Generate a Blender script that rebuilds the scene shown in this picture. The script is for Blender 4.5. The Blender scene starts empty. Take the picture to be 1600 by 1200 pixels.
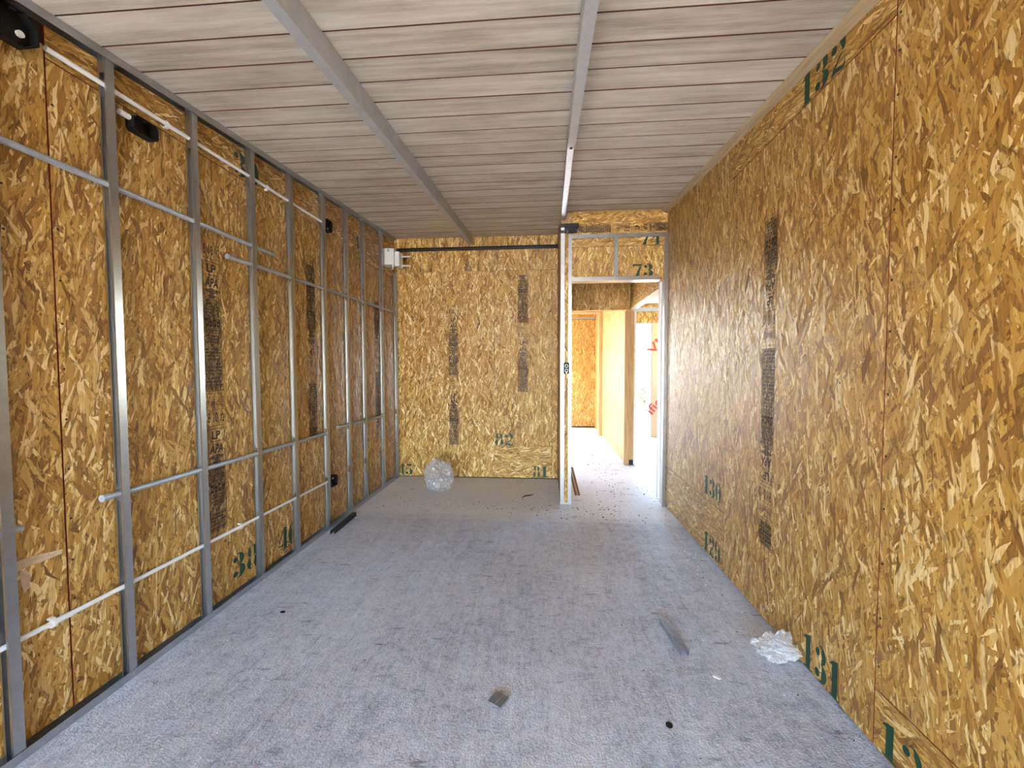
import bpy, math, random
from mathutils import Vector
from math import sin, cos, pi, radians as R

random.seed(7)
scn = bpy.context.scene
COL = scn.collection

# ------------------------------------------------------------------ camera
cam_d = bpy.data.cameras.new('camera')
cam = bpy.data.objects.new('camera', cam_d)
COL.objects.link(cam)
scn.camera = cam
cam_d.sensor_width = 36.0
cam_d.lens = 650.0 * 36.0 / 1600.0
cam_d.clip_start = 0.02
CAMH = 1.333
yaw, pitch, roll = -0.0791, -0.0400, -0.0022
Fv = Vector((sin(yaw) * cos(pitch), cos(yaw) * cos(pitch), sin(pitch)))
R0 = Vector((cos(yaw), -sin(yaw), 0))
U0 = R0.cross(Fv)
Rv = cos(roll) * R0 + sin(roll) * U0
Uv = -sin(roll) * R0 + cos(roll) * U0
from mathutils import Matrix
cam.matrix_world = Matrix(((Rv.x, Uv.x, -Fv.x, 0), (Rv.y, Uv.y, -Fv.y, 0), (Rv.z, Uv.z, -Fv.z, CAMH), (0, 0, 0, 1)))

# ------------------------------------------------------------------ world, sun, exposure
SKY = 0.35
SUN = 3.0
world = bpy.data.worlds.new('world'); scn.world = world
world.use_nodes = True
wn = world.node_tree; wn.nodes.clear()
wo = wn.nodes.new('ShaderNodeOutputWorld'); wb = wn.nodes.new('ShaderNodeBackground')
ws = wn.nodes.new('ShaderNodeTexSky')
ws.sky_type = 'NISHITA'; ws.sun_disc = False
ws.sun_elevation = R(56); ws.sun_rotation = R(-92)
ws.altitude = 100; ws.air_density = 1.0; ws.dust_density = 2.0; ws.ozone_density = 1.0
wb.inputs['Strength'].default_value = SKY
hs = wn.nodes.new('ShaderNodeHueSaturation'); hs.inputs['Saturation'].default_value = 1.05   # hazy sky
wn.links.new(ws.outputs[0], hs.inputs['Color']); wn.links.new(hs.outputs[0], wb.inputs[0]); wn.links.new(wb.outputs[0], wo.inputs[0])

sun_d = bpy.data.lights.new('sun', 'SUN'); sun = bpy.data.objects.new('sun', sun_d); COL.objects.link(sun)
sun_d.energy = SUN; sun_d.angle = R(0.6); sun_d.color = (1.0, 0.95, 0.87)
sun.rotation_euler = Vector((-0.55, -0.02, 0.84)).to_track_quat('Z', 'Y').to_euler()
sun.location = (-6, 12, 12)

def portal(name, loc, direction, sx, sy):
    d = bpy.data.lights.new(name, 'AREA'); d.shape = 'RECTANGLE'; d.size = sx; d.size_y = sy
    d.cycles.is_portal = True
    o = bpy.data.objects.new(name, d); COL.objects.link(o)
    o.location = loc
    o.rotation_euler = Vector(direction).to_track_quat('-Z', 'Z').to_euler()
    return o

vs = scn.view_settings
vs.view_transform = 'Standard'; vs.look = 'None'; vs.gamma = 1.0; vs.use_curve_mapping = False
vs.exposure = 4.85

# ------------------------------------------------------------------ dimensions (metres)
XL = -1.806            # room face of the left boards
XR = 1.148             # room face of the right boards
YB = 4.93              # room face of the far boards
YD = 4.02              # front of the metal door frame
YREAR = -3.20
def ceil_z(y): return 2.497 + 0.0769 * y
OPX0, OPX1, OPZ = -1.74, 0.55, 2.15    # opening in the wall behind the camera

# ------------------------------------------------------------------ mesh helpers
ORG = {}
class MB:
    def __init__(self):
        self.v = []; self.f = []; self.m = []
    def poly(self, pts, mi=0):
        b = len(self.v); self.v += [tuple(p) for p in pts]
        self.f.append(tuple(range(b, b + len(pts)))); self.m.append(mi)
    def hexa(self, p, mi=0, edge=None, axis=0):
        """p: 8 corners, index = ix + 2*iy + 4*iz"""
        b = len(self.v); self.v += [tuple(q) for q in p]
        fs = [((0, 4, 6, 2), 0), ((1, 3, 7, 5), 0), ((0, 1, 5, 4), 1), ((2, 6, 7, 3), 1), ((0, 2, 3, 1), 2), ((4, 5, 7, 6), 2)]
        for f, a in fs:
            self.f.append(tuple(b + i for i in f))
            self.m.append(mi if (edge is None or a == axis) else edge)
    def box(self, lo, hi, mi=0, edge=None, axis=0):
        self.hexa([((lo, hi)[i & 1][0], (lo, hi)[(i >> 1) & 1][1], (lo, hi)[(i >> 2) & 1][2]) for i in range(8)], mi, edge, axis)
    def slope_box(self, x0, x1, y0, y1, top, bot, mi=0):
        """box whose top and bottom follow functions of y"""
        p = []
        for i in range(8):
            x = (x0, x1)[i & 1]; y = (y0, y1)[(i >> 1) & 1]
            p.append((x, y, (bot, top)[(i >> 2) & 1](y)))
        self.hexa(p, mi)
    def tube(self, pts, r, n=12, mi=0, cap=True):
        pts = [Vector(p) for p in pts]; rings = []
        for i, p in enumerate(pts):
            d = (pts[min(i + 1, len(pts) - 1)] - pts[max(i - 1, 0)]).normalized()
            a = d.cross(Vector((0, 0, 1)))
            if a.length < 1e-3: a = d.cross(Vector((1, 0, 0)))
            a.normalize(); c = a.cross(d)
            rr = r[i] if isinstance(r, (list, tuple)) else r
            b = len(self.v)
            for k in range(n):
                t = 2 * pi * k / n
                self.v.append(tuple(p + (a * cos(t) + c * sin(t)) * rr))
            rings.append(b)
        for i in range(len(rings) - 1):
            for k in range(n):
                k2 = (k + 1) % n
                self.f.append((rings[i] + k, rings[i] + k2, rings[i + 1] + k2, rings[i + 1] + k)); self.m.append(mi)
        if cap:
            self.f.append(tuple(rings[0] + k for k in range(n))[::-1]); self.m.append(mi)
            self.f.append(tuple(rings[-1] + k for k in range(n))); self.m.append(mi)
    def prism(self, outline, origin, U, V, N, depth, mi=0):
        """outline in 2D extruded along N"""
        o, U, V, N = Vector(origin), Vector(U), Vector(V), Vector(N)
        a = [o + U * u + V * w for u, w in outline]; b = [p + N * depth for p in a]
        n = len(a); s = len(self.v)
        self.v += [tuple(p) for p in a + b]
        self.f.append(tuple(range(s, s + n))[::-1]); self.m.append(mi)
        self.f.append(tuple(range(s + n, s + 2 * n))); self.m.append(mi)
        for i in range(n):
            j = (i + 1) % n
            self.f.append((s + i, s + j, s + n + j, s + n + i)); self.m.append(mi)

def obj(name, mb, mats, parent=None, uvoff=(0, 0), swap=False, smooth=False, origin=None):
    vs_ = mb.v
    lo = [min(p[i] for p in vs_) for i in range(3)]; hi = [max(p[i] for p in vs_) for i in range(3)]
    o = Vector(origin) if origin is not None else Vector(((lo[0] + hi[0]) / 2, (lo[1] + hi[1]) / 2, lo[2]))
    me = bpy.data.meshes.new(name)
    me.from_pydata([(p[0] - o.x, p[1] - o.y, p[2] - o.z) for p in vs_], [], mb.f)
    if not isinstance(mats, (list, tuple)): mats = [mats]
    for m in mats: me.materials.append(m)
    me.polygons.foreach_set('material_index', mb.m)
    if smooth: me.polygons.foreach_set('use_smooth', [True] * len(mb.f))
    me.update()
    uv = me.uv_layers.new(name='UVMap').data
    for p in me.polygons:
        n = p.normal; ax = max(range(3), key=lambda i: abs(n[i]))
        for li in p.loop_indices:
            c = me.vertices[me.loops[li].vertex_index].co
            w = (c.x + o.x, c.y + o.y, c.z + o.z)
            u, v = ((w[1], w[2]), (w[0], w[2]), (w[0], w[1]))[ax]
            if swap: u, v = v, u
            uv[li].uv = (u + uvoff[0], v + uvoff[1])
    ob = bpy.data.objects.new(name, me); COL.objects.link(ob)
    ORG[ob.name] = o.copy()
    if parent is not None:
        ob.parent = parent; ob.location = o - ORG[parent.name]
    else:
        ob.location = o
    return ob

def empty(name, loc):
    o = bpy.data.objects.new(name, None); COL.objects.link(o)
    o.location = loc; o.empty_display_size = 0.05; ORG[o.name] = Vector(loc)
    return o
def tag(o, label, cat, group=None):
    o['label'] = label; o['category'] = cat
    if group: o['group'] = group
    return o
def struct(name, mb, mats, **k):
    o = obj(name, mb, mats, **k); o['kind'] = 'structure'; return o

# ------------------------------------------------------------------ materials
def new_mat(name):
    m = bpy.data.materials.new(name); m.use_nodes = True
    nt = m.node_tree; b = nt.nodes['Principled BSDF']
    return m, nt, b
class NT:
    def __init__(s, nt): s.nt = nt
    def n(s, t, **k):
        x = s.nt.nodes.new(t)
        for a, v in k.items(): setattr(x, a, v)
        return x
    def l(s, a, b): s.nt.links.new(a, b)
    def val(s, sock, v):
        if hasattr(v, 'is_output') or isinstance(v, bpy.types.NodeSocket): s.l(v, sock)
        else: sock.default_value = v
    def math(s, op, a, b=0.0, c=None, clamp=False):
        x = s.n('ShaderNodeMath', operation=op, use_clamp=clamp)
        s.val(x.inputs[0], a); s.val(x.inputs[1], b)
        if c is not None: s.val(x.inputs[2], c)
        return x.outputs[0]
    def mix(s, fac, a, b, blend='MIX'):
        x = s.n('ShaderNodeMix', data_type='RGBA', blend_type=blend)
        s.val(x.inputs['Factor'], fac); s.val(x.inputs[6], a); s.val(x.inputs[7], b)
        return x.outputs[2]
    def mapping(s, vec, loc=(0, 0, 0), rot=(0, 0, 0), scale=(1, 1, 1)):
        x = s.n('ShaderNodeMapping'); s.l(vec, x.inputs[0])
        x.inputs['Location'].default_value = loc; x.inputs['Rotation'].default_value = rot; x.inputs['Scale'].default_value = scale
        return x.outputs[0]
    def noise(s, vec, scale, detail=2.0, rough=0.5, dim='3D'):
        x = s.n('ShaderNodeTexNoise', noise_dimensions=dim)
        if vec is not None: s.l(vec, x.inputs['Vector'])
        x.inputs['Scale'].default_value = scale; x.inputs['Detail'].default_value = detail; x.inputs['Roughness'].default_value = rough
        return x
    def ramp(s, fac, stops, interp='LINEAR'):
        x = s.n('ShaderNodeValToRGB'); s.l(fac, x.inputs[0]); cr = x.color_ramp; cr.interpolation = interp
        while len(cr.elements) < len(stops): cr.elements.new(0.5)
        for e, (p, c) in zip(cr.elements, stops):
            e.position = p; e.color = (*c, 1) if len(c) == 3 else c
        return x.outputs[0]

def make_osb(name, stops, stain=0.0, gloss=0.45, coarse=0.76):
    m, nt, b = new_mat(name); t = NT(nt)
    uvn = t.n('ShaderNodeTexCoord').outputs['UV']
    w = t.noise(uvn, 16.0, 2.0, 0.5, '2D')
    wv = t.n('ShaderNodeVectorMath', operation='MULTIPLY_ADD')
    t.l(w.outputs['Color'], wv.inputs[0]); wv.inputs[1].default_value = (0.014, 0.014, 0); t.l(uvn, wv.inputs[2])
    crd = wv.outputs[0]
    cur = None; curp = None; sec = None
    layers = [(3, .020, .150, 1.0), (-14, .026, .165, .97), (22, .017, .130, 1.0), (-30, .021, .120, .97), (8, .010, .085, 1.03),
              (42, .019, .110, .90), (-50, .016, .095, .88)]
    for i, (a, sx, sy, bias) in enumerate(layers):
        # rotate first, then squash across the strand
        v1 = t.mapping(crd, loc=(1.7 * i, 3.1 * i, 0), rot=(0, 0, R(a)))
        v2 = t.mapping(v1, scale=(1 / (sx * coarse), 1 / (sy * coarse), 1))
        vo = t.n('ShaderNodeTexVoronoi', voronoi_dimensions='2D', feature='F1')
        t.l(v2, vo.inputs['Vector']); vo.inputs['Scale'].default_value = 1.0; vo.inputs['Randomness'].default_value = 0.95
        c = vo.outputs['Color']
        sp = t.n('ShaderNodeSeparateColor'); t.l(c, sp.inputs[0])
        p = t.math('MULTIPLY', sp.outputs[1], bias)
        # strands dip below their neighbours towards their ends
        p = t.math('SUBTRACT', p, t.math('MULTIPLY', vo.outputs['Distance'], 0.14))
        if cur is None: cur, curp, sec = c, p, t.math('ADD', 0.0, 0.0)
        else:
            g = t.math('GREATER_THAN', p, curp)
            sec = t.math('MAXIMUM', sec, t.math('MINIMUM', p, curp))
            cur = t.mix(g, cur, c); curp = t.math('MAXIMUM', p, curp)
    sp = t.n('ShaderNodeSeparateColor'); t.l(cur, sp.inputs[0])
    tone = sp.outputs[0]
    gr = t.noise(t.mapping(crd, scale=(210, 17, 1)), 1.0, 4.0, 0.65, '2D')
    tone2 = t.math('ADD', tone, t.math('MULTIPLY', t.math('SUBTRACT', gr.outputs['Fac'], 0.5), 0.50))
    big = t.noise(uvn, 1.6, 3.0, 0.55, '2D')
    tone3 = t.math('ADD', tone2, t.math('MULTIPLY', t.math('SUBTRACT', big.outputs['Fac'], 0.5), 0.20), clamp=True)
    col = t.ramp(tone3, stops)
    # flecks of bark
    spk = t.noise(t.mapping(crd, scale=(110, 34, 1)), 1.0, 1.0, 0.5, '2D')
    sf = t.math('MULTIPLY', t.math('SUBTRACT', spk.outputs['Fac'], 0.70), 9.0, clamp=True)
    col = t.mix(t.math('MULTIPLY', sf, 0.8), col, (0.07, 0.028, 0.009, 1))
    # fine edge shadow painted into the colour where one strand ends on another
    ed = t.math('SUBTRACT', 1.0, t.math('MULTIPLY', t.math('SUBTRACT', curp, sec), 20.0), clamp=True)
    col = t.mix(t.math('MULTIPLY', ed, 0.62), col, (0.10, 0.040, 0.010, 1))
    if stain > 0:
        st = t.noise(t.mapping(uvn, scale=(22, 2.2, 1)), 1.0, 4.0, 0.65, '2D')
        col = t.mix(t.math('MULTIPLY', t.math('SUBTRACT', st.outputs['Fac'], 0.52), 5.0 * stain, clamp=True), col, (0.05, 0.02, 0.008, 1))
    t.l(col, b.inputs['Base Color'])
    rr = t.math('ADD', t.math('MULTIPLY', sp.outputs[2], 0.24), gloss - 0.10)
    t.l(rr, b.inputs['Roughness'])
    b.inputs['Specular IOR Level'].default_value = 0.45
    bp = t.n('ShaderNodeNewGeometry')
    # each strand lies at its own small tilt
    til = t.n('ShaderNodeVectorMath', operation='MULTIPLY_ADD')
    t.l(cur, til.inputs[0]); til.inputs[1].default_value = (.26, .26, .26)
    sb = t.n('ShaderNodeVectorMath', operation='SUBTRACT'); t.l(bp.outputs['Normal'], sb.inputs[0]); sb.inputs[1].default_value = (.13, .13, .13)
    t.l(sb.outputs[0], til.inputs[2])
    nm = t.n('ShaderNodeVectorMath', operation='NORMALIZE'); t.l(til.outputs[0], nm.inputs[0])
    t.l(nm.outputs[0], b.inputs['Normal'])
    return m

OSB_STOPS = [(0.0, (0.22, 0.092, 0.015)), (0.2, (0.37, 0.178, 0.030)), (0.5, (0.510, 0.280, 0.052)), (0.78, (0.61, 0.375, 0.095)), (1.0, (0.88, 0.68, 0.33))]
M = {}
M['osb'] = make_osb('osb_board', OSB_STOPS)
M['osb_stained'] = make_osb('osb_board_water_stained', OSB_STOPS, stain=0.8)

def simple(name, col, rough=0.5, metal=0.0, spec=0.5, noise=0.0, nscale=40.0, bump=0.0):
    m, nt, b = new_mat(name); t = NT(nt)
    b.inputs['Roughness'].default_value = rough; b.inputs['Metallic'].default_value = metal
    b.inputs['Specular IOR Level'].default_value = spec
    if noise > 0 or bump > 0:
        tc = t.n('ShaderNodeTexCoord').outputs['UV']
        nz = t.noise(tc, nscale, 3.0, 0.6)
        c0 = tuple(max(0, c * (1 - noise)) for c in col); c1 = tuple(min(1, c * (1 + noise)) for c in col)
        t.l(t.ramp(nz.outputs['Fac'], [(0.3, c0), (0.7, c1)]), b.inputs['Base Color'])
        if bump:
            bp = t.n('ShaderNodeBump'); bp.inputs['Strength'].default_value = bump; bp.inputs['Distance'].default_value = 0.002
            t.l(nz.outputs['Fac'], bp.inputs['Height']); t.l(bp.outputs[0], b.inputs['Normal'])
    else:
        b.inputs['Base Color'].default_value = (*col, 1)
    return m

def make_zinc(name, base, rough):
    m, nt, b = new_mat(name); t = NT(nt)
    tc = t.n('ShaderNodeTexCoord').outputs['UV']
    vo = t.n('ShaderNodeTexVoronoi'); t.l(tc, vo.inputs['Vector']); vo.inputs['Scale'].default_value = 160
    sp = t.n('ShaderNodeSeparateColor'); t.l(vo.outputs['Color'], sp.inputs[0])
    nz = t.noise(tc, 14, 3, 0.6)
    f = t.math('ADD', t.math('MULTIPLY', sp.outputs[0], 0.15), t.math('MULTIPLY', nz.outputs['Fac'], 0.85))
    t.l(t.ramp(f, [(0.2, tuple(c * 0.86 for c in base)), (0.8, tuple(min(1, c * 1.08) for c in base))]), b.inputs['Base Color'])
    b.inputs['Metallic'].default_value = 1.0
    b.inputs['Roughness'].default_value = rough
    return m
M['zinc'] = make_zinc('galvanised_steel', (0.52, 0.53, 0.54), 0.28)
M['zinc_dull'] = simple('weathered_zinc', (0.30, 0.33, 0.38), 0.30, 0.7, noise=0.15, nscale=30)
M['beam'] = simple('grey_beam_paint', (0.46, 0.475, 0.48), 0.42, 0.15, 0.5, 0.10, 9.0)
M['black_steel'] = simple('black_steel', (0.018, 0.017, 0.018), 0.45, 0.3)
M['black_plastic'] = simple('black_plastic', (0.0035, 0.0035, 0.004), 0.55, spec=0.3)
M['red_edge'] = simple('red_sealed_board_edge', (0.20, 0.022, 0.014), 0.65, noise=0.25)
M['void'] = simple('dark_membrane', (0.022, 0.014, 0.010), 0.9)
M['pvc_white'] = simple('white_pvc', (0.74, 0.75, 0.75), 0.38)
M['pvc_grey'] = simple('grey_conduit', (0.34, 0.37, 0.40), 0.36, 0.25, noise=0.12, nscale=25)
M['box_white'] = simple('white_plastic_box', (0.70, 0.69, 0.66), 0.45)
M['stencil'] = None
M['stick'] = simple('brown_stick_wood', (0.22, 0.09, 0.035), 0.6, noise=0.3, nscale=60)
M['pale_panel'] = simple('pale_jamb_panel', (0.72, 0.52, 0.30), 0.6, noise=0.06)
M['red_print'] = simple('red_print', (0.62, 0.06, 0.03), 0.6)
M['white_ceiling'] = simple('white_ceiling_board', (0.80, 0.79, 0.77), 0.8)
M['white_paint'] = simple('white_frame_paint', (0.82, 0.82, 0.82), 0.5)

def make_ink(name, col, wear, scale):
    m, nt, b = new_mat(name); t = NT(nt)
    tc = t.n('ShaderNodeTexCoord').outputs['UV']
    nz = t.noise(tc, scale, 3, 0.65)
    b.inputs['Base Color'].default_value = (*col, 1); b.inputs['Roughness'].default_value = 0.55
    t.l(t.math('SUBTRACT', 1.0, t.math('MULTIPLY', t.math('SUBTRACT', nz.outputs['Fac'], 0.60), wear, clamp=True)), b.inputs['Alpha'])
    return m
M['stencil'] = make_ink('green_stencil_paint', (0.006, 0.045, 0.022), 3.0, 45)
def make_tint():
    m, nt, b = new_mat('fine_stamp_print'); t = NT(nt)
    tc = t.n('ShaderNodeTexCoord').outputs['UV']
    nz = t.noise(tc, 110, 2, 0.6)
    b.inputs['Base Color'].default_value = (0.05, 0.026, 0.018, 1); b.inputs['Roughness'].default_value = 0.6
    t.l(t.math('MULTIPLY', t.math('SUBTRACT', nz.outputs['Fac'], 0.22), 0.95, clamp=True), b.inputs['Alpha'])
    return m
M['ink_tint'] = make_tint()
M['ink'] = make_ink('black_stamp_ink', (0.022, 0.012, 0.012), 5.0, 90)

def make_wood(name, cols, axis):
    m, nt, b = new_mat(name); t = NT(nt)
    tc = t.n('ShaderNodeTexCoord').outputs['Object']
    oi = t.n('ShaderNodeObjectInfo')
    off = t.n('ShaderNodeVectorMath', operation='MULTIPLY_ADD')
    cx = t.n('ShaderNodeCombineXYZ')
    for k in range(3): t.l(oi.outputs['Random'], cx.inputs[k])
    t.l(cx.outputs[0], off.inputs[0]); off.inputs[1].default_value = (37, 53, 71); t.l(tc, off.inputs[2])
    sc = [60, 60, 60]; sc[axis] = 3.0
    nz = t.noise(t.mapping(off.outputs[0], scale=tuple(sc)), 1.0, 4, 0.6)
    t.l(t.ramp(nz.outputs['Fac'], [(0.25, cols[0]), (0.55, cols[1]), (0.8, cols[2])]), b.inputs['Base Color'])
    b.inputs['Roughness'].default_value = 0.6
    return m
PINE = [(0.34, 0.19, 0.075), (0.52, 0.33, 0.15), (0.62, 0.43, 0.22)]
M['pine_y'] = make_wood('pine_batten_wood', [(0.38, 0.27, 0.14), (0.52, 0.40, 0.24), (0.60, 0.49, 0.31)], 1)
M['pine_z'] = make_wood('pine_post_wood', PINE, 2)
M['pine_x'] = make_wood('pine_lintel_wood', PINE, 0)

def make_plank():
    m, nt, b = new_mat('limed_wood_plank'); t = NT(nt)
    tc = t.n('ShaderNodeTexCoord').outputs['UV']
    oi = t.n('ShaderNodeObjectInfo')
    cx = t.n('ShaderNodeCombineXYZ'); t.l(oi.outputs['Random'], cx.inputs[0]); t.l(oi.outputs['Random'], cx.inputs[1])
    off = t.n('ShaderNodeVectorMath', operation='MULTIPLY_ADD')
    t.l(cx.outputs[0], off.inputs[0]); off.inputs[1].default_value = (41, 17, 0); t.l(tc, off.inputs[2])
    n1 = t.noise(t.mapping(off.outputs[0], scale=(1.4, 26, 1)), 1.0, 5, 0.62, '2D')
    n2 = t.noise(t.mapping(off.outputs[0], scale=(9, 190, 1)), 1.0, 3, 0.6, '2D')
    n3 = t.noise(t.mapping(off.outputs[0], scale=(2.2, 5, 1)), 1.0, 4, 0.6, '2D')
    f = t.math('ADD', t.math('MULTIPLY', n1.outputs['Fac'], 0.5), t.math('MULTIPLY', n2.outputs['Fac'], 0.14))
    f = t.math('ADD', f, t.math('MULTIPLY', n3.outputs['Fac'], 0.36))
    f = t.math('ADD', f, t.math('MULTIPLY', t.math('SUBTRACT', oi.outputs['Random'], 0.5), 0.10))
    c = t.ramp(f, [(0.32, (0.36, 0.31, 0.235)), (0.46, (0.54, 0.485, 0.39)), (0.60, (0.68, 0.625, 0.525)), (0.72, (0.75, 0.705, 0.61))])
    t.l(c, b.inputs['Base Color'])
    b.inputs['Roughness'].default_value = 0.55
    return m
M['plank'] = make_plank()
M['plank_edge'] = simple('red_brown_plank_joint', (0.14, 0.04, 0.022), 0.8)

def make_concrete():
    m, nt, b = new_mat('floated_concrete'); t = NT(nt)
    tc = t.n('ShaderNodeTexCoord').outputs['UV']
    a = t.noise(tc, 1.1, 4, 0.6); f1 = t.noise(tc, 14, 5, 0.65); f2 = t.noise(tc, 120, 3, 0.6)
    # broom strokes run down the room and fan a little
    wv = t.noise(tc, 0.7, 1, 0.5)
    wa = t.n('ShaderNodeVectorMath', operation='MULTIPLY_ADD')
    t.l(wv.outputs['Color'], wa.inputs[0]); wa.inputs[1].default_value = (0.35, 0.0, 0); t.l(tc, wa.inputs[2])
    st = t.noise(t.mapping(wa.outputs[0], rot=(0, 0, R(14)), scale=(42, 13.0, 1)), 1.0, 5, 0.75, '2D')
    f3 = t.noise(tc, 42, 5, 0.7)
    st2 = t.noise(t.mapping(wa.outputs[0], rot=(0, 0, R(14)), scale=(14, 1.4, 1)), 1.0, 4, 0.7, '2D')
    f = t.math('ADD', t.math('MULTIPLY', a.outputs['Fac'], 0.28), t.math('MULTIPLY', f1.outputs['Fac'], 0.24))
    f = t.math('ADD', f, t.math('MULTIPLY', f2.outputs['Fac'], 0.24))
    f = t.math('ADD', f, t.math('MULTIPLY', st.outputs['Fac'], 0.12))
    f = t.math('ADD', f, t.math('MULTIPLY', t.math('SUBTRACT', f3.outputs['Fac'], 0.5), 0.30))
    f = t.math('ADD', f, t.math('MULTIPLY', st2.outputs['Fac'], 0.12))
    col = t.ramp(f, [(0.38, (0.24, 0.25, 0.295)), (0.5, (0.475, 0.495, 0.555)), (0.62, (0.63, 0.65, 0.70))])
    # cold joint across the room and dust either side of it
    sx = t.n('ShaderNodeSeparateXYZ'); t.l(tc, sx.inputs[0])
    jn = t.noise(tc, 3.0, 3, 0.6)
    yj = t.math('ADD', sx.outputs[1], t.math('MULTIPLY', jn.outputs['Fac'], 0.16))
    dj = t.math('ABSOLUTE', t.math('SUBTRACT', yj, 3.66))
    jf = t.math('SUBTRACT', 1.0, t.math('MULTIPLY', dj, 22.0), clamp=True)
    # separate pour beyond the joint, painted paler to make up for dim alcove light
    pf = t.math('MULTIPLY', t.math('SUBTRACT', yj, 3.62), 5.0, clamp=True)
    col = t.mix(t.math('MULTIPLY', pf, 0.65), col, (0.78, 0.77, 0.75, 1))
    col = t.mix(t.math('MULTIPLY', jf, 0.42), col, (0.66, 0.65, 0.64, 1))
    # damp looking blotches and scuffs
    bl = t.noise(t.mapping(tc, scale=(2.6, 9.0, 1)), 1.0, 4, 0.62, '2D')
    bm = t.math('MULTIPLY', t.math('SUBTRACT', bl.outputs['Fac'], 0.63), 7.0, clamp=True)
    xr = t.math('MULTIPLY', t.math('SUBTRACT', sx.outputs[0], 0.0), 1.1, clamp=True)
    col = t.mix(t.math('MULTIPLY', t.math('MULTIPLY', bm, xr), 0.55), col, (0.17, 0.155, 0.165, 1))
    # pale trowel scratches and dark shoe scuffs
    sc = t.noise(t.mapping(wa.outputs[0], rot=(0, 0, R(17)), scale=(46, 1.6, 1)), 1.0, 5, 0.7, '2D')
    col = t.mix(t.math('MULTIPLY', t.math('SUBTRACT', sc.outputs['Fac'], 0.60), 4.5, clamp=True), col, (0.60, 0.61, 0.66, 1))
    sk = t.noise(t.mapping(tc, rot=(0, 0, R(20)), scale=(6, 22, 1)), 1.0, 4, 0.65, '2D')
    col = t.mix(t.math('MULTIPLY', t.math('SUBTRACT', sk.outputs['Fac'], 0.645), 7.0, clamp=True), col, (0.15, 0.15, 0.18, 1))
    # fine pits
    pt = t.noise(tc, 60, 2, 0.6)
    pm = t.math('MULTIPLY', t.math('SUBTRACT', pt.outputs['Fac'], 0.69), 9.0, clamp=True)
    col = t.mix(t.math('MULTIPLY', pm, 0.5), col, (0.16, 0.15, 0.16, 1))
    t.l(col, b.inputs['Base Color'])
    t.l(t.math('ADD', 0.42, t.math('MULTIPLY', f1.outputs['Fac'], 0.25)), b.inputs['Roughness'])
    b.inputs['Specular IOR Level'].default_value = 0.4
    h = t.math('ADD', t.math('ADD', t.math('MULTIPLY', st.outputs['Fac'], 0.4), t.math('MULTIPLY', f3.outputs['Fac'], 0.6)), t.math('MULTIPLY', f2.outputs['Fac'], 0.6))
    h = t.math('SUBTRACT', h, t.math('MULTIPLY', pm, 0.5))
    bp = t.n('ShaderNodeBump'); bp.inputs['Strength'].default_value = 0.9; bp.inputs['Distance'].default_value = 0.008
    t.l(h, bp.inputs['Height']); t.l(bp.outputs[0], b.inputs['Normal'])
    return m
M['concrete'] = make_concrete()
M['ground'] = simple('dry_ground', (0.50, 0.46, 0.38), 0.9, noise=0.25, nscale=0.8)
M['outer'] = simple('outer_render', (0.55, 0.53, 0.50), 0.9)

def make_film(name, col, clear):
    m, nt, b = new_mat(name); t = NT(nt)
    out = nt.nodes['Material Output']
    b.inputs['Base Color'].default_value = (*col, 1); b.inputs['Roughness'].default_value = 0.16
    b.inputs['Specular IOR Level'].default_value = 0.9
    tr = t.n('ShaderNodeBsdfTransparent'); mx = t.n('ShaderNodeMixShader')
    lw = t.n('ShaderNodeLayerWeight'); lw.inputs['Blend'].default_value = 0.35
    t.l(t.math('ADD', t.math('MULTIPLY', lw.outputs['Facing'], 0.55), 1.0 - clear, clamp=True), mx.inputs[0])
    t.l(tr.outputs[0], mx.inputs[1]); t.l(b.outputs[0], mx.inputs[2]); t.l(mx.outputs[0], out.inputs[0])
    return m
M['film'] = make_film('clear_plastic_film', (0.72, 0.72, 0.74), 0.80)
M['film_milky'] = make_film('milky_plastic_film', (0.56, 0.52, 0.53), 0.66)
M['leaf'] = simple('shrub_leaf', (0.17, 0.20, 0.11), 0.6, noise=0.3, nscale=3)
M['bark'] = simple('shrub_bark', (0.12, 0.08, 0.05), 0.9)

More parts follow.
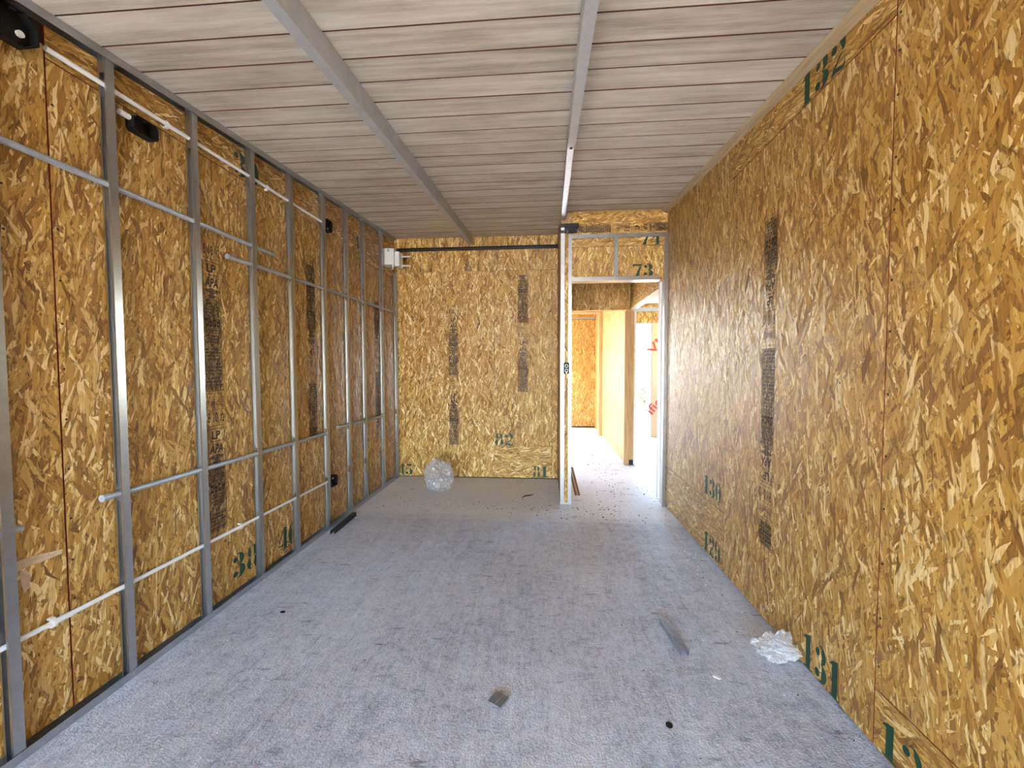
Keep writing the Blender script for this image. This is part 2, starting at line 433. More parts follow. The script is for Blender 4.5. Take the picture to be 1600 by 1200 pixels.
# ------------------------------------------------------------------ printing on the boards
def ell(cx, cy, rx, ry, n=18): return [(cx + rx * cos(2 * pi * k / n), cy + ry * sin(2 * pi * k / n)) for k in range(n)]
def cres(cx, cy, rx, ry, a0, a1, tmax, tmin=0.03, n=14):
    """bowl of a fat-face digit as a strip of quads"""
    out = []
    prev = None
    for k in range(n + 1):
        s = k / n; a = R(a0 + (a1 - a0) * s); th = tmin + (tmax * 1.12 - tmin) * sin(pi * s) ** .75
        o = (cx + rx * cos(a), cy + ry * sin(a)); i = (cx + (rx - th) * cos(a), cy + (ry - th * 0.35) * sin(a))
        if prev: out.append([prev[0], o, i, prev[1]])
        prev = (o, i)
    return out
def digit(d):
    if d == '0': return cres(.31, .5, .31, .5, 102, 258, .2) + cres(.31, .5, .31, .5, -78, 78, .2)
    if d == '1': return [[(.17, 0), (.43, 0), (.43, 1), (.17, .93)], [(.02, .80), (.17, .82), (.17, .93)], [(.06, 0), (.17, 0), (.17, .05), (.06, .05)], [(.43, 0), (.54, 0), (.54, .05), (.43, .05)]]
    if d == '2': return [ell(.13, .74, .12, .12)] + cres(.31, .72, .29, .28, -48, 105, .2) + [[(.52, .50), (.38, .46), (.05, .14), (.12, .11)], [(.02, 0), (.07, .11), (.20, .18), (.20, .04), (.10, 0)], [(.20, .18), (.36, .14), (.40, 0), (.20, .04)], [(.36, .14), (.50, .08), (.58, .24), (.60, .2), (.56, 0), (.40, 0)]]
    if d == '3': return [ell(.13, .78, .11, .11), ell(.12, .2, .12, .12)] + cres(.3, .75, .27, .25, -90, 112, .21, .05) + cres(.3, .26, .32, .26, -112, 90, .25, .05)
    if d == '4': return [[(.36, .06), (.55, .06), (.55, 1), (.36, 1)], [(.33, .95), (.33, .80), (.07, .32), (.0, .29)], [(0, .22), (.33, .22), (.33, .28), (0, .28)], [(.57, .22), (.66, .22), (.66, .28), (.57, .28)], [(.28, 0), (.63, 0), (.63, .045), (.28, .045)]]
    if d == '5': return [[(.08, .82), (.52, .84), (.58, 1), (.08, 1)], [(.07, .5), (.12, .5), (.12, .80), (.07, .80)], ell(.12, .2, .12, .12)] + cres(.28, .31, .32, .31, -108, 100, .21)
    if d == '7': return [[(0, .74), (.02, 1), (.12, 1), (.14, .84)], [(.14, .84), (.12, 1), (.46, .98), (.46, .82)], [(.46, .82), (.46, .98), (.60, 1), (.60, .86)], [(.60, .83), (.46, .79), (.30, .42), (.46, .40)], [(.30, .42), (.46, .40), (.42, 0), (.18, 0)]]
    if d == '8': return cres(.31, .75, .25, .25, 108, 252, .16) + cres(.31, .75, .25, .25, -72, 72, .16) + cres(.31, .25, .31, .26, 108, 252, .2) + cres(.31, .25, .31, .26, -72, 72, .2)
    if d == '9': return cres(.3, .68, .3, .32, 108, 252, .18) + cres(.28, .5, .34, .5, -72, 78, .21) + [ell(.14, .18, .11, .11)]
    return []

FACE = {'L': (Vector((0, 1, 0)), Vector((1, 0, 0))), 'R': (Vector((0, -1, 0)), Vector((-1, 0, 0))), 'B': (Vector((1, 0, 0)), Vector((0, -1, 0)))}
UP = Vector((0, 0, 1))

def stencil(parent, text, face, corner, h, w=None):
    """green stencilled number; corner = lower left as read"""
    U, N = FACE[face]; mb = MB(); adv = 0.70; w = w or h * adv * len(text); sx = w / (adv * len(text))
    o = Vector(corner) + N * 0.0008
    for i, ch in enumerate(text):
        for p in digit(ch):
            mb.poly([o + U * ((x + i * adv) * sx) + UP * (y * h) for x, y in p])
    ob = obj('stencil_number', mb, M['stencil'], parent)
    ob['label'] = 'dark green stencilled number ' + text
    return ob

_txt = {}
def text_polys(s, bold=0.0):
    key = (s, bold)
    if key in _txt: return _txt[key]
    cu = bpy.data.curves.new('t', 'FONT'); cu.body = s; cu.size = 1.0; cu.offset = bold; cu.resolution_u = 3
    ob = bpy.data.objects.new('t', cu); COL.objects.link(ob)
    dg = bpy.context.evaluated_depsgraph_get(); me = ob.evaluated_get(dg).to_mesh()
    ps = [[(me.vertices[i].co.x, me.vertices[i].co.y) for i in p.vertices] for p in me.polygons]
    ob.evaluated_get(dg).to_mesh_clear(); bpy.data.objects.remove(ob); bpy.data.curves.remove(cu)
    xs = [x for p in ps for x, y in p]; ys = [y for p in ps for x, y in p]
    x0, x1, y0, y1 = min(xs), max(xs), min(ys), max(ys)
    _txt[key] = [[((x - x0) / (x1 - x0), (y - y0) / (y1 - y0)) for x, y in p] for p in ps]
    return _txt[key]

def stamp_polys(w, rng):
    """one period of the mill stamp, v from 0 down; returns list of 2D polys"""
    P = []
    def rect(u0, u1, v0, v1): P.append([(u0, -v1), (u1, -v1), (u1, -v0), (u0, -v0)])
    def text(s, u0, u1, v0, v1, bold=0.02, lean=0.0):
        for p in text_polys(s, bold): P.append([(u0 + x * (u1 - u0) + lean * y * (v1 - v0), -v1 + y * (v1 - v0)) for x, y in p])
    def row(v0, h, fill=0.78, u0=.05, u1=.95, tall=0.8):
        """a line of print too small to read"""
        u = u0 * w
        while u < u1 * w:
            lw = rng.uniform(0.45, 0.75) * h
            if u + lw > u1 * w: break
            if rng.random() < 0.9:
                t = h * tall; k = rng.random(); va, vb = v0, v0 + t
                if k < .3: rect(u, u + lw * .3, va, vb); rect(u, u + lw * .8, va, va + t * .3); rect(u + lw * .3, u + lw * .8, vb - t * .3, vb)
                elif k < .6: rect(u, u + lw * .33, va, vb); rect(u + lw * .52, u + lw * .85, va, vb); rect(u + .33 * lw, u + .52 * lw, va + t * .35, va + t * .65)
                elif k < .85: rect(u, u + lw * .8, va + t * .1, vb)
                else: rect(u, u + lw * .8, va, va + t * .35); rect(u + lw * .25, u + lw * .55, va, vb)
            u += lw * 1.02
    lw = 0.0022
    # row of date figures
    text('8', .05 * w, .17 * w, .0, .055); text('10', .36 * w, .62 * w, .0, .055); text('12', .80 * w, 1.0 * w, .01, .055)
    rect(0, .95 * w, .072, .0745)
    F0 = .09; FL = .70
    rect(0, w, F0, F0 + .003); rect(0, w, F0 + FL - .003, F0 + FL); rect(0, lw, F0, F0 + FL); rect(w - lw, w, F0, F0 + FL)
    v = F0 + .012
    text('LP', .24 * w, .74 * w, v, v + .046, .035); v += .054
    row(v, .010, u0=.15, u1=.85); v += .014; rect(0, w, v, v + .002); v += .006
    text('APA', .10 * w, .88 * w, v, v + .050, .03, 0.12); v += .056
    for k in range(9):   # tree shaped emblem
        a = .5 - abs(k - 4) * .0; s = (.16, .42, .5, .36, .2, .12, .3, .22, .1)[k]
        rect((.5 - s) * w * .9 + .05 * w, (.5 + s) * w * .9 + .05 * w, v + k * .0062, v + k * .0062 + .0050)
    v += .062
    for k in range(6): row(v, .0155, tall=.82); v += .0155
    rect(0, w, v, v + .002); v += .006
    for k in range(4):
        u0 = (.08 + .22 * k) * w
        rect(u0, u0 + .06 * w, v, v + .048); rect(u0, u0 + .17 * w, v + .004 + .01 * (k % 2), v + .016 + .01 * (k % 2)); rect(u0 + .11 * w, u0 + .18 * w, v + .014 * (k % 3), v + .046)
        rect(u0, u0 + .16 * w, v + .036, v + .047)
    v += .053; rect(0, w, v, v + .002); v += .006
    text('ATENCION', .08 * w, .94 * w, v, v + .026, .02); v += .032
    for k in range(4): row(v, .0165, u0=.12 if k < 3 else .35, u1=.9 if k < 3 else .65); v += .0165
    while v < F0 + FL - .03:
        rect(0, w, v, v + .002); v += .005
        for k in range(4):
            if v > F0 + FL - .02: break
            row(v, .0185, u0=.04, u1=.97, tall=.74); v += .0185
    v = F0 + FL + .012
    for k in range(5): rect((.05 + .2 * k) * w, (.14 + .2 * k) * w, v, v + .004)
    rect(.05 * w, 1.02 * w, v + .022, v + .0235)
    t0 = v + .034
    rect(0, .95 * w, t0, t0 + .0016); rect(0, .95 * w, t0 + .042, t0 + .0436); rect(0, lw, t0, t0 + .043); rect(.93 * w, .93 * w + lw, t0, t0 + .043)
    text('TURNO 3', .05 * w, .90 * w, t0 + .007, t0 + .037, .008)
    for k in range(5): rect((.05 + .2 * k) * w, (.17 + .2 * k) * w, t0 + .055, t0 + .058)
    return P
PERIOD = 0.907

def stamp(parent, face, anchor, vmin, vmax, w=0.12, flip=False, sideways=False, seed=1):
    """anchor: world point of the top left of the first period as printed;
    vmin/vmax: printed length that shows, in metres down from the anchor"""
    U, N = FACE[face]; V = UP.copy()
    if flip: U, V = -U, -V
    if sideways: U, V = V.copy(), -U
    rng = random.Random(seed); mb = MB(); o = Vector(anchor) + N * 0.0008
    k0 = math.floor(vmin / PERIOD); k1 = math.ceil(vmax / PERIOD)
    for k in range(k0, k1):
        for p in stamp_polys(w, rng):
            c = [(x, y - k * PERIOD) for x, y in p]
            lo = -max(y for x, y in c); hi = -min(y for x, y in c)
            if hi < vmin or lo > vmax: continue
            c = [(x, max(-vmax, min(-vmin, y))) for x, y in c]
            mb.poly([o + U * x + V * y for x, y in c])
    for k in range(k0, k1):
        for a0, a1 in ((.275, .79),):
            a, b_ = max(vmin, k * PERIOD + a0), min(vmax, k * PERIOD + a1)
            if b_ > a: mb.poly([o - N * 0.0004 + U * x + V * y for x, y in ((0, -a), (w, -a), (w, -b_), (0, -b_))], 1)
    ob = obj('printed_stamp', mb, [M['ink'], M['ink_tint']], parent)
    ob['label'] = 'black mill stamp printed in a strip'
    return ob

def screws(parent, pts, N):
    mb = MB(); N = Vector(N)
    for p in pts:
        p = Vector(p); a = N.orthogonal().normalized(); c = N.cross(a)
        mb.prism([(0.0042 * cos(2 * pi * k / 8), 0.0042 * sin(2 * pi * k / 8)) for k in range(8)], p, a, c, N, 0.0012)
    o = obj('screw_heads', mb, M['black_steel'], parent); o['kind'] = 'stuff'
    return o

# ------------------------------------------------------------------ floor, ground, ceiling
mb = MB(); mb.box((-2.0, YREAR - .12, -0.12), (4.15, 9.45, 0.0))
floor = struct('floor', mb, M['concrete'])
mb = MB(); mb.box((-40, -40, -0.30), (45, 60, -0.125))
g = struct('ground', mb, M['ground'])

mb = MB(); mb.slope_box(-2.0, 1.30, YREAR - .12, 5.05, lambda y: ceil_z(y) + .16, lambda y: ceil_z(y) + .016)
ceiling = struct('ceiling', mb, M['plank_edge'])
k = -30
JOINT = 0.008
while True:
    y0 = 1.583 + .1625 * k; y1 = min(y0 + .1625, YB + .01)
    if y0 > YB - .01: break
    x1 = XR + .01 if y1 < YD + .15 else 0.26
    mb = MB(); p = []
    a, c = y0 + JOINT / 2, y1 - JOINT / 2
    dz = random.uniform(-.0012, .0012)
    for i in range(8):
        x = (XL - .01, x1)[i & 1]; y = (a, c)[(i >> 1) & 1]
        p.append((x, y, ceil_z(y) + dz + (0, .0165)[(i >> 2) & 1]))
    mb.hexa(p, 0, 1, 2)
    obj('plank', mb, [M['plank'], M['plank_edge']], ceiling)
    k += 1

# ------------------------------------------------------------------ walls of the room
def panel(parent, lo, hi, axis, mat=None, swap=False, top=None, edge=None):
    """one board; top = function of y when its upper edge follows the ceiling"""
    mb = MB()
    if top is None: mb.box(lo, hi, 0, 1, axis)
    else:
        p = []
        for i in range(8):
            x = (lo, hi)[i & 1][0]; y = (lo, hi)[(i >> 1) & 1][1]
            p.append((x, y, top(y) if (i >> 2) & 1 else lo[2]))
        mb.hexa(p, 0, 1, axis)
    off = (random.uniform(0, 40), random.uniform(0, 40))
    return obj('osb_board', mb, [mat or M['osb'], edge or M['red_edge']], parent, uvoff=off, swap=swap)
G = 0.0028   # half of the gap between boards
ctop = lambda y: ceil_z(y) - .003

# --- left
mb = MB(); mb.box((-2.0, YREAR - .1, 0), (XL - .012, 5.05, 2.5)); mb.slope_box(-2.0, XL - .012, YREAR - .1, 5.05, lambda y: ceil_z(y) + .014, lambda y: min(2.49, ceil_z(y)))
wl = struct('wall_left', mb, M['void'])
T = .0115
s1, s2, s3 = 1.412, 2.604, 3.85
pl0 = panel(wl, (XL - T, -.0 + .17, .012), (XL, s1 - G, 2.5), 0, top=lambda y: min(2.50, ctop(y)))
pl00 = panel(wl, (XL - T, YREAR, .012), (XL, .17 - G, 2.4), 0, top=ctop)
pl1 = panel(wl, (XL - T, s1 + G, .012), (XL, s2 - G * .6, 2.455), 0)
pl1t = panel(wl, (XL - T, s1 + G, 2.459), (XL, s2 - G * .6, 2.6), 0, swap=True, top=ctop)
pl2 = panel(wl, (XL - T, s2 + G * .6, .012), (XL, s3 - G * .6, 2.455), 0, edge=M['osb'])
pl2t = panel(wl, (XL - T, s2 + G * .6, 2.458), (XL, s3 - G * .6, 2.6), 0, swap=True, top=ctop, edge=M['osb'])
pl3 = panel(wl, (XL - T, s3 + G * .6, .012), (XL, YB - .002, 2.395), 0, edge=M['osb'])
pl3t = panel(wl, (XL - T, s3 + G * .6, 2.399), (XL, YB - .002, 2.6), 0, swap=True, top=ctop)
stamp(pl1, 'L', (XL, 2.085, 1.997), 0, 1.565, w=.118, seed=3)
stamp(pl2, 'L', (XL, 3.165, 1.335), -.54, .83, w=.118, flip=True, seed=4)
stamp(pl3, 'L', (XL, 4.425, 1.405), -.865, .64, w=.12, flip=True, seed=5)
stencil(pl1, '38', 'L', (XL, 2.236, .095), .145, .225)
stencil(pl2, '40', 'L', (XL, 2.648, .070), .155, .23)
stencil(pl1t, '39', 'L', (XL, 2.333, 2.468), .145, .225)
stencil(pl3t, '41', 'L', (XL, 3.880, 2.475), .13, .20)
stencil(pl2, '0', 'L', (XL, 3.672, .405), .14, .095)
screws(pl1, [(XL, s1 + .018, z) for z in (.12, .45, .60, .76, .95, 1.14, 1.33, 1.5, 1.66, 1.85, 2.1, 2.3)] , (1, 0, 0))
mtp = MB(); mtp.prism([(1.255, .632), (1.30, .640), (1.345, .637), (1.395, .640), (1.398, .655), (1.34, .664), (1.30, .672), (1.255, .670)], (XL + .0004, 0, 0), (0, 1, 0), (0, 0, 1), (1, 0, 0), .0008)
mtp.prism([(1.268, .63), (1.288, .631), (1.300, .600), (1.292, .565), (1.279, .548), (1.272, .585)], (XL + .0004, 0, 0), (0, 1, 0), (0, 0, 1), (1, 0, 0), .0006)
tpo = obj('torn_tape', mtp, simple('torn_paper_tape', (0.60, 0.47, 0.33), 0.7, noise=0.15, nscale=60), pl0); tpo['label'] = 'pale strip of torn paper tape'
screws(pl0, [(XL, s1 - .14, z) for z in (1.8, 1.95)], (1, 0, 0))

# --- right
mb = MB(); mb.box((XR + .012, YREAR - .1, 0), (1.30, 4.17, 2.5)); mb.slope_box(XR + .012, 1.30, YREAR - .1, 4.17, lambda y: ceil_z(y) + .014, lambda y: min(2.49, ceil_z(y)))
wr = struct('wall_right', mb, M['void'])
r0, r1, r2 = .265, 1.503, 2.742
pr0 = panel(wr, (XR, r0 + G, .217), (XR + T, r1 - G * .7, 2.6), 0, top=ctop)
pr0b = panel(wr, (XR, r0 + G, .012), (XR + T, r1 - G * .7, .213), 0, swap=True)
pr00 = panel(wr, (XR, YREAR, .012), (XR + T, r0 - G, 2.4), 0, top=ctop)
pr1 = panel(wr, (XR, r1 + G * .7, .012), (XR + T, r2 - G * .5, 2.482), 0)
pr1t = panel(wr, (XR, r1 + G * .7, 2.486), (XR + T, r2 - G * .5, 2.6), 0, swap=True, top=ctop)
pr2 = panel(wr, (XR, r2 + G * .5, .394), (XR + T, 4.055, 2.8), 0, top=ctop, edge=M['osb'])
pr2b = panel(wr, (XR, r2 + G * .5, .012), (XR + T, 4.055, .390), 0, swap=True)
# upside-down mill stamp
stamp(pr1, 'R', (XR, 2.183, 1.545), -1.15, .545, w=.122, flip=True, seed=8)
stencil(pr2, '130', 'R', (XR, 3.075, .432), .135, .30)
stencil(pr2b, '129', 'R', (XR, 3.062, .025), .14, .29)
stencil(pr1, '131', 'R', (XR, 1.902, .014), .155, .25)
stencil(pr1t, '132', 'R', (XR, 2.016, 2.489), .135, .29)
stencil(pr0b, '128', 'R', (XR, 1.470, .018), .125, .25)
screws(pr0, [(XR, r1 - .014, z) for z in (.30, .47, .66, .85, 1.03, 1.24, 1.45, 1.62, 1.85, 2.02, 2.22, 2.36, 2.48)], (-1, 0, 0))
screws(pr2, [(XR, r2 + .015, z) for z in (.5, .8, 1.1, 1.4, 1.7, 2.0, 2.3)], (-1, 0, 0))

# --- far wall of the alcove
mb = MB(); mb.box((-1.95, YB + .012, 0), (.255, 5.06, 2.99))
wf = struct('wall_far', mb, M['void'])
ct = ceil_z(YB) - .002
pb1 = panel(wf, (XL + .001, YB, .012), (-.600 - .0015, YB + T, 2.472), 1, edge=M['osb'])
pb2 = panel(wf, (-.600 + .0015, YB, .394), (.079, YB + T, 2.472), 1, edge=M['osb'])
pb2b = panel(wf, (-.600 + .0015, YB, .012), (.079, YB + T, .390), 1, swap=True, edge=M['osb'])
pb3 = panel(wf, (.082, YB, .012), (.148, YB + T, 2.472), 1, edge=M['osb'])
pt1 = panel(wf, (XL + .001, YB, 2.475), (-1.088, YB + T, ct), 1, mat=M['osb_stained'], edge=M['osb'])
pt2 = panel(wf, (-1.085, YB, 2.475), (-.602, YB + T, ct), 1, mat=M['osb_stained'], edge=M['osb'])
pt3 = panel(wf, (-.599, YB, 2.475), (.148, YB + T, ct), 1, mat=M['osb_stained'], edge=M['osb'])
stamp(pb1, 'B', (-1.152, YB, 2.03), 0, 1.63, w=.118, seed=11)
stamp(pb2, 'B', (-.322, YB, 1.745), -.67, .70, w=.12, seed=12)
stencil(pb2, '82', 'B', (-.598, YB, .398), .148, .235)
stencil(pb2b, '81', 'B', (-.140, YB, .022), .135, .19)
stencil(pb1, '45', 'B', (-1.80, YB, .02), .135, .20)

# --- short wall beside the alcove (its end is the left door jamb) and the wall over the doorway
mb = MB(); mb.box((.168, 4.062, .004), (.238, YB - .002, 2.56)); mb.slope_box(.168, .238, 4.062, YB - .002, ctop, lambda y: 2.56)
ws_ = struct('wall_side', mb, M['pine_z'])
panel(ws_, (.153, 4.060, .006), (.1675, YB - .002, 2.8), 0, top=ctop, edge=M['osb'])
panel(ws_, (.2385, 4.060, .006), (.252, 5.06, 2.8), 0, top=ctop, edge=M['osb'])
mb = MB(); mb.box((.254, 4.070, 2.152), (1.146, 4.165, 2.90))
wd = struct('wall_doorway', mb, M['pine_x'])
d1 = panel(wd, (.254, 4.058, 2.150), (1.146, 4.0695, 2.476), 1, edge=M['osb'])
d2 = panel(wd, (.254, 4.058, 2.479), (1.146, 4.0695, ceil_z(4.06) - .003), 1, swap=True, edge=M['osb'])
stamp(d2, 'B', (.742, 4.058, 2.612), -.62, .40, w=.078, sideways=True, seed=21)
stencil(d2, '74', 'B', (.890, 4.058, 2.484), .105, .20)
stencil(d1, '73', 'B', (.825, 4.058, 2.190), .118, .205)

# --- wall behind the camera, with the opening the daylight comes through
mb = MB()
zt = ceil_z(YREAR)
mb.box((-1.95, YREAR - .12, 0), (OPX0, YREAR, zt)); mb.box((OPX1, YREAR - .12, 0), (1.30, YREAR, zt)); mb.box((OPX0, YREAR - .12, OPZ), (OPX1, YREAR, zt))
struct('wall_front', mb, M['osb'])
portal('daylight_portal', ((OPX0 + OPX1) / 2, YREAR - .06, OPZ / 2), (0, 1, 0), OPX1 - OPX0, OPZ)

# ------------------------------------------------------------------ rooms beyond the doorway
HZ = 2.85
# hall: left outer wall with a wide opening
mb = MB(); LW0, LW1, LWZ = 6.5, 7.2, 2.1
mb.box((-2.0, 5.06, 0), (-1.86, LW0, HZ)); mb.box((-2.0, LW1, 0), (-1.86, 8.45, HZ)); mb.box((-2.0, LW0, LWZ), (-1.86, LW1, HZ)); mb.box((-2.0, LW0, 0), (-1.86, LW1, .8))
mb.box((-2.0, 8.45, 0), (-1.86, 9.05, .5)); mb.box((-2.0, 8.45, 2.2), (-1.86, 9.05, HZ)); mb.box((-2.0, 9.05, 0), (-1.86, 9.40, HZ))  # small unseen window, added to light the far room
struct('wall_hall_left', mb, M['osb'])
portal('daylight_portal', (-1.93, (LW0 + LW1) / 2, (LWZ + .8) / 2), (1, 0, 0), LW1 - LW0, LWZ - .8)
portal('daylight_portal', (-1.93, 8.75, 1.35), (1, 0, 0), .6, 1.7)
# cross header in the hall
mb = MB(); mb.box((-1.86, 5.612, 2.09), (1.118, 5.72, HZ))
wh = struct('wall_hall_cross', mb, M['pine_x'])
panel(wh, (-1.86, 5.60, 2.085), (1.117, 5.6115, HZ - .002), 1, edge=M['osb'])
# board above the opening on the right of the hall
mb = MB(); mb.box((1.133, 4.172, 2.112), (1.235, 5.735, HZ))
wo_ = struct('wall_hall_lintel', mb, M['pine_y'])
panel(wo_, (1.120, 4.172, 2.105), (1.1325, 5.5985, HZ - .002), 0, swap=True, edge=M['osb'])
# wall along the hall beyond the opening, its end post
mb = MB(); mb.box((1.112, 5.80, .004), (1.195, 9.25, HZ))
wp = struct('wall_hall_right', mb, M['pine_y'])
panel(wp, (1.100, 5.79, .012), (1.1115, 6.98, 2.44), 0, edge=M['osb'])
panel(wp, (1.100, 6.983, .012), (1.1115, 8.13, 2.44), 0, edge=M['osb'])
panel(wp, (1.100, 8.237, .012), (1.1115, 9.2495, 2.44), 0, edge=M['osb'])
mb = MB(); mb.box((1.072, 5.725, .004), (1.138, 5.785, 2.083)); t1 = struct('trim_1', mb, M['pine_z'])
mb = MB(); mb.box((1.1405, 5.725, .075), (1.196, 5.795, 2.083)); struct('trim_2', mb, M['pine_z'])
mb = MB(); mb.box((1.1405, 5.727, .003), (1.196, 5.79, .073)); struct('trim_3', mb, M['black_steel'])
mb = MB(); mb.box((1.198, 5.722, .003), (1.222, 5.80, 2.083)); struct('trim_4', mb, M['white_paint'])  # strip coloured white to stand in for the strongly lit post side
# second door frame down the hall
mb = MB(); mb.box((1.035, 8.135, .004), (1.098, 8.235, 2.372)); struct('trim_5', mb, M['pine_z'])
mb = MB(); mb.box((-.25, 8.135, 2.374), (1.098, 8.235, 2.46)); struct('trim_6', mb, M['pine_x'])
mb = MB(); mb.box((-1.86, 8.14, 2.37), (-.252, 8.23, HZ)); mb.box((-.33, 8.14, 0), (-.252, 8.23, 2.368)); mb.box((-.25, 8.14, 2.462), (1.098, 8.23, HZ)); struct('wall_hall_end', mb, M['osb'])
# far room wall
mb = MB(); mb.box((-.35, 9.262, 0), (1.30, 9.40, HZ)); mb.box((-1.86, 9.262, 2.375), (-.352, 9.40, HZ)); mb.box((-1.86, 9.262, 0), (-1.25, 9.40, 2.373)); mb.box((-1.248, 9.262, 0), (-.352, 9.40, .35)); wfr = struct('wall_far_room', mb, M['void'])
portal('daylight_portal', (-.80, 9.33, 1.36), (0, -1, 0), .90, 2.02)
panel(wfr, (-.297, 9.25, .03), (.915, 9.2615, 2.375), 1, edge=M['osb'])
panel(wfr, (.918, 9.25, .03), (1.0995, 9.2615, 2.375), 1, edge=M['osb'])
panel(wfr, (-1.85, 9.25, 2.43), (1.098, 9.2615, HZ - .01), 1, swap=True, edge=M['osb'])
mb = MB(); mb.box((-1.85, 9.235, 2.378), (1.09, 9.2495, 2.428)); struct('trim_7', mb, M['zinc'])
# right-hand room
mb = MB(); mb.box((1.30, 4.05, 0), (4.15, 4.17, HZ)); struct('wall_right_room_near', mb, M['osb'])
mb = MB(); 
mb.box((4.0, 4.17, 0), (4.15, 6.3, HZ)); mb.box((4.0, 7.9, 0), (4.15, 8.2, HZ)); mb.box((4.0, 6.3, 0), (4.15, 7.9, 1.3)); mb.box((4.0, 6.3, 2.15), (4.15, 7.9, HZ)); struct('wall_right_room_side', mb, M['osb'])  # unseen window opening added to brighten the right-hand room
portal('daylight_portal', (4.08, 7.1, 1.72), (-1, 0, 0), 1.6, .85)
DX0, DX1, DZ = 1.30, 2.02, 2.165
mb = MB(); mb.box((1.20, 8.075, 0), (DX0, 8.2, HZ)); mb.box((DX1, 8.075, 0), (4.0, 8.2, HZ)); mb.box((DX0, 8.075, DZ), (DX1, 8.2, HZ))
wrr = struct('wall_right_room', mb, M['pine_x'])
panel(wrr, (1.20, 8.062, DZ + .002), (1.72, 8.0745, 2.372), 1, edge=M['osb']); panel(wrr, (1.723, 8.062, DZ + .002), (3.99, 8.0745, 2.372), 1, edge=M['osb'])
panel(wrr, (1.20, 8.062, 2.455), (3.99, 8.0745, 2.53), 1, swap=True, edge=M['osb'])
panel(wrr, (2.30, 8.062, .012), (3.99, 8.0745, DZ - .002), 1, edge=M['osb'])
mb = MB(); mb.box((1.20, 8.045, 2.376), (3.99, 8.061, 2.452)); struct('trim_8', mb, M['zinc'])
# pale panels with red lettering beside the outer door
pp = MB(); pp.box((DX1 + .002, 8.052, .78), (2.298, 8.061, DZ - .004)); ppo = obj('facing_sheet', pp, M['pale_panel'], wrr)
pq = MB(); pq.box((DX1 + .002, 8.052, .006), (2.298, 8.061, .774)); ppo2 = obj('facing_sheet', pq, M['pale_panel'], wrr)
def red_text(parent, s, at, size, ang):
    mbt = MB(); ca, sa = cos(ang), sin(ang)
    for p in text_polys(s, 0.02):
        q = []
        for x, y in p:
            x, y = x * size * .9, y * size * .5
            q.append((at[0] + x * ca - y * sa, 8.0512, at[1] + x * sa + y * ca))
        mbt.poly(q)
    o = obj('red_lettering', mbt, M['red_print'], parent)
red_text(ppo, 'VI', (2.03, 1.55), .32, R(52)); red_text(ppo2, 'ific', (2.03, .42), .34, R(52))
mb = MB(); mb.box((DX1 - .035, 8.07, .004), (DX1, 8.19, DZ - .002)); mb.box((DX0, 8.07, DZ - .037), (DX1 - .036, 8.19, DZ - .002)); struct('door_2', mb, M['white_paint'])
mb = MB(); mb.box((1.238, 4.172, 2.53), (3.998, 8.06, 2.56)); struct('ceiling_right_room', mb, M['white_ceiling'])
mb = MB(); mb.box((-2.0, 5.065, HZ + .002), (4.15, 9.40, HZ + .12)); mb.box((.26, 4.17, HZ + .002), (4.15, 5.063, HZ + .12)); struct('ceiling_hall', mb, M['white_ceiling'])
mb = MB(); mb.box((1.24, 8.205, 0), (1.30, 9.40, HZ)); struct('wall_outer', mb, M['outer'])
portal('daylight_portal', ((DX0 + DX1) / 2, 8.13, DZ / 2), (0, -1, 0), DX1 - DX0, DZ)

# ------------------------------------------------------------------ ceiling beams, batten, tracks
def follow(y, off): return ceil_z(y) - off
mb = MB(); mb.slope_box(-.897, -.850, YREAR + .01, 4.885, lambda y: follow(y, .0025), lambda y: follow(y, .10))
bm = tag(obj('ceiling_beam', mb, M['beam']), 'long unbroken grey steel beam under the plank ceiling, left of the middle', 'beam', 'grey beams under the ceiling')
mb = MB(); mb.slope_box(.127, .171, YREAR + .01, 2.44, lambda y: follow(y, .0025), lambda y: follow(y, .10))
bm2 = tag(obj('ceiling_beam', mb, M['beam']), 'grey steel beam with chipped edges running towards the doorway jamb', 'beam', 'grey beams under the ceiling')
# thin galvanised piece that carries on to the door jamb
bx = empty('ceiling_channel', (.15, 2.46, ceil_z(2.46) - .1)); tag(bx, 'narrow galvanised channel joining the grey beam to the door jamb', 'channel')
def skew(x0, x1, y0, y1, e0, e1, t_, b_):
    m_ = MB(); p = []
    for i in range(8):
        s = (i >> 1) & 1; y = (y0, y1)[s]; x = ((x0, x1), (e0, e1))[s][i & 1]
        p.append((x, y, follow(y, b_) if not (i >> 2) & 1 else follow(y, t_)))
    m_.hexa(p); return m_
obj('web', skew(.128, .131, 2.46, 4.02, .150, .153, .0025, .088), M['zinc'], bx)
obj('flange', skew(.1312, .166, 2.46, 4.02, .1532, .188, .086, .088), M['zinc'], bx)
obj('lip', skew(.163, .166, 2.46, 4.02, .185, .188, .074, .0858), M['zinc'], bx)
m_ = MB(); m_.tube([(.149, 2.475, ceil_z(2.475) - .0885), (.149, 2.475, ceil_z(2.475) - .094)], .008, 10); obj('screw', m_, M['black_steel'], bx)

# timber batten in the corner of ceiling and right wall
mb = MB(); mb.slope_box(1.100, XR - .001, YREAR + .01, 4.055, lambda y: follow(y, .0025), lambda y: follow(y, .030))
t9 = struct('trim_9', mb, M['pine_y'])

# dark profile across the far wall
mb = MB(); mb.box((-1.770, YB - .042, 2.717), (.150, YB - .002, 2.720)); mb.box((-1.770, YB - .042, 2.747), (.150, YB - .002, 2.750)); mb.box((-1.770, YB - .005, 2.7205), (.150, YB - .002, 2.7465)); mb.box((-1.770, YB - .042, 2.7205), (.150, YB - .0395, 2.728))
tag(obj('steel_profile', mb, M['black_steel']), 'black steel profile running across the top of the alcove wall', 'profile')

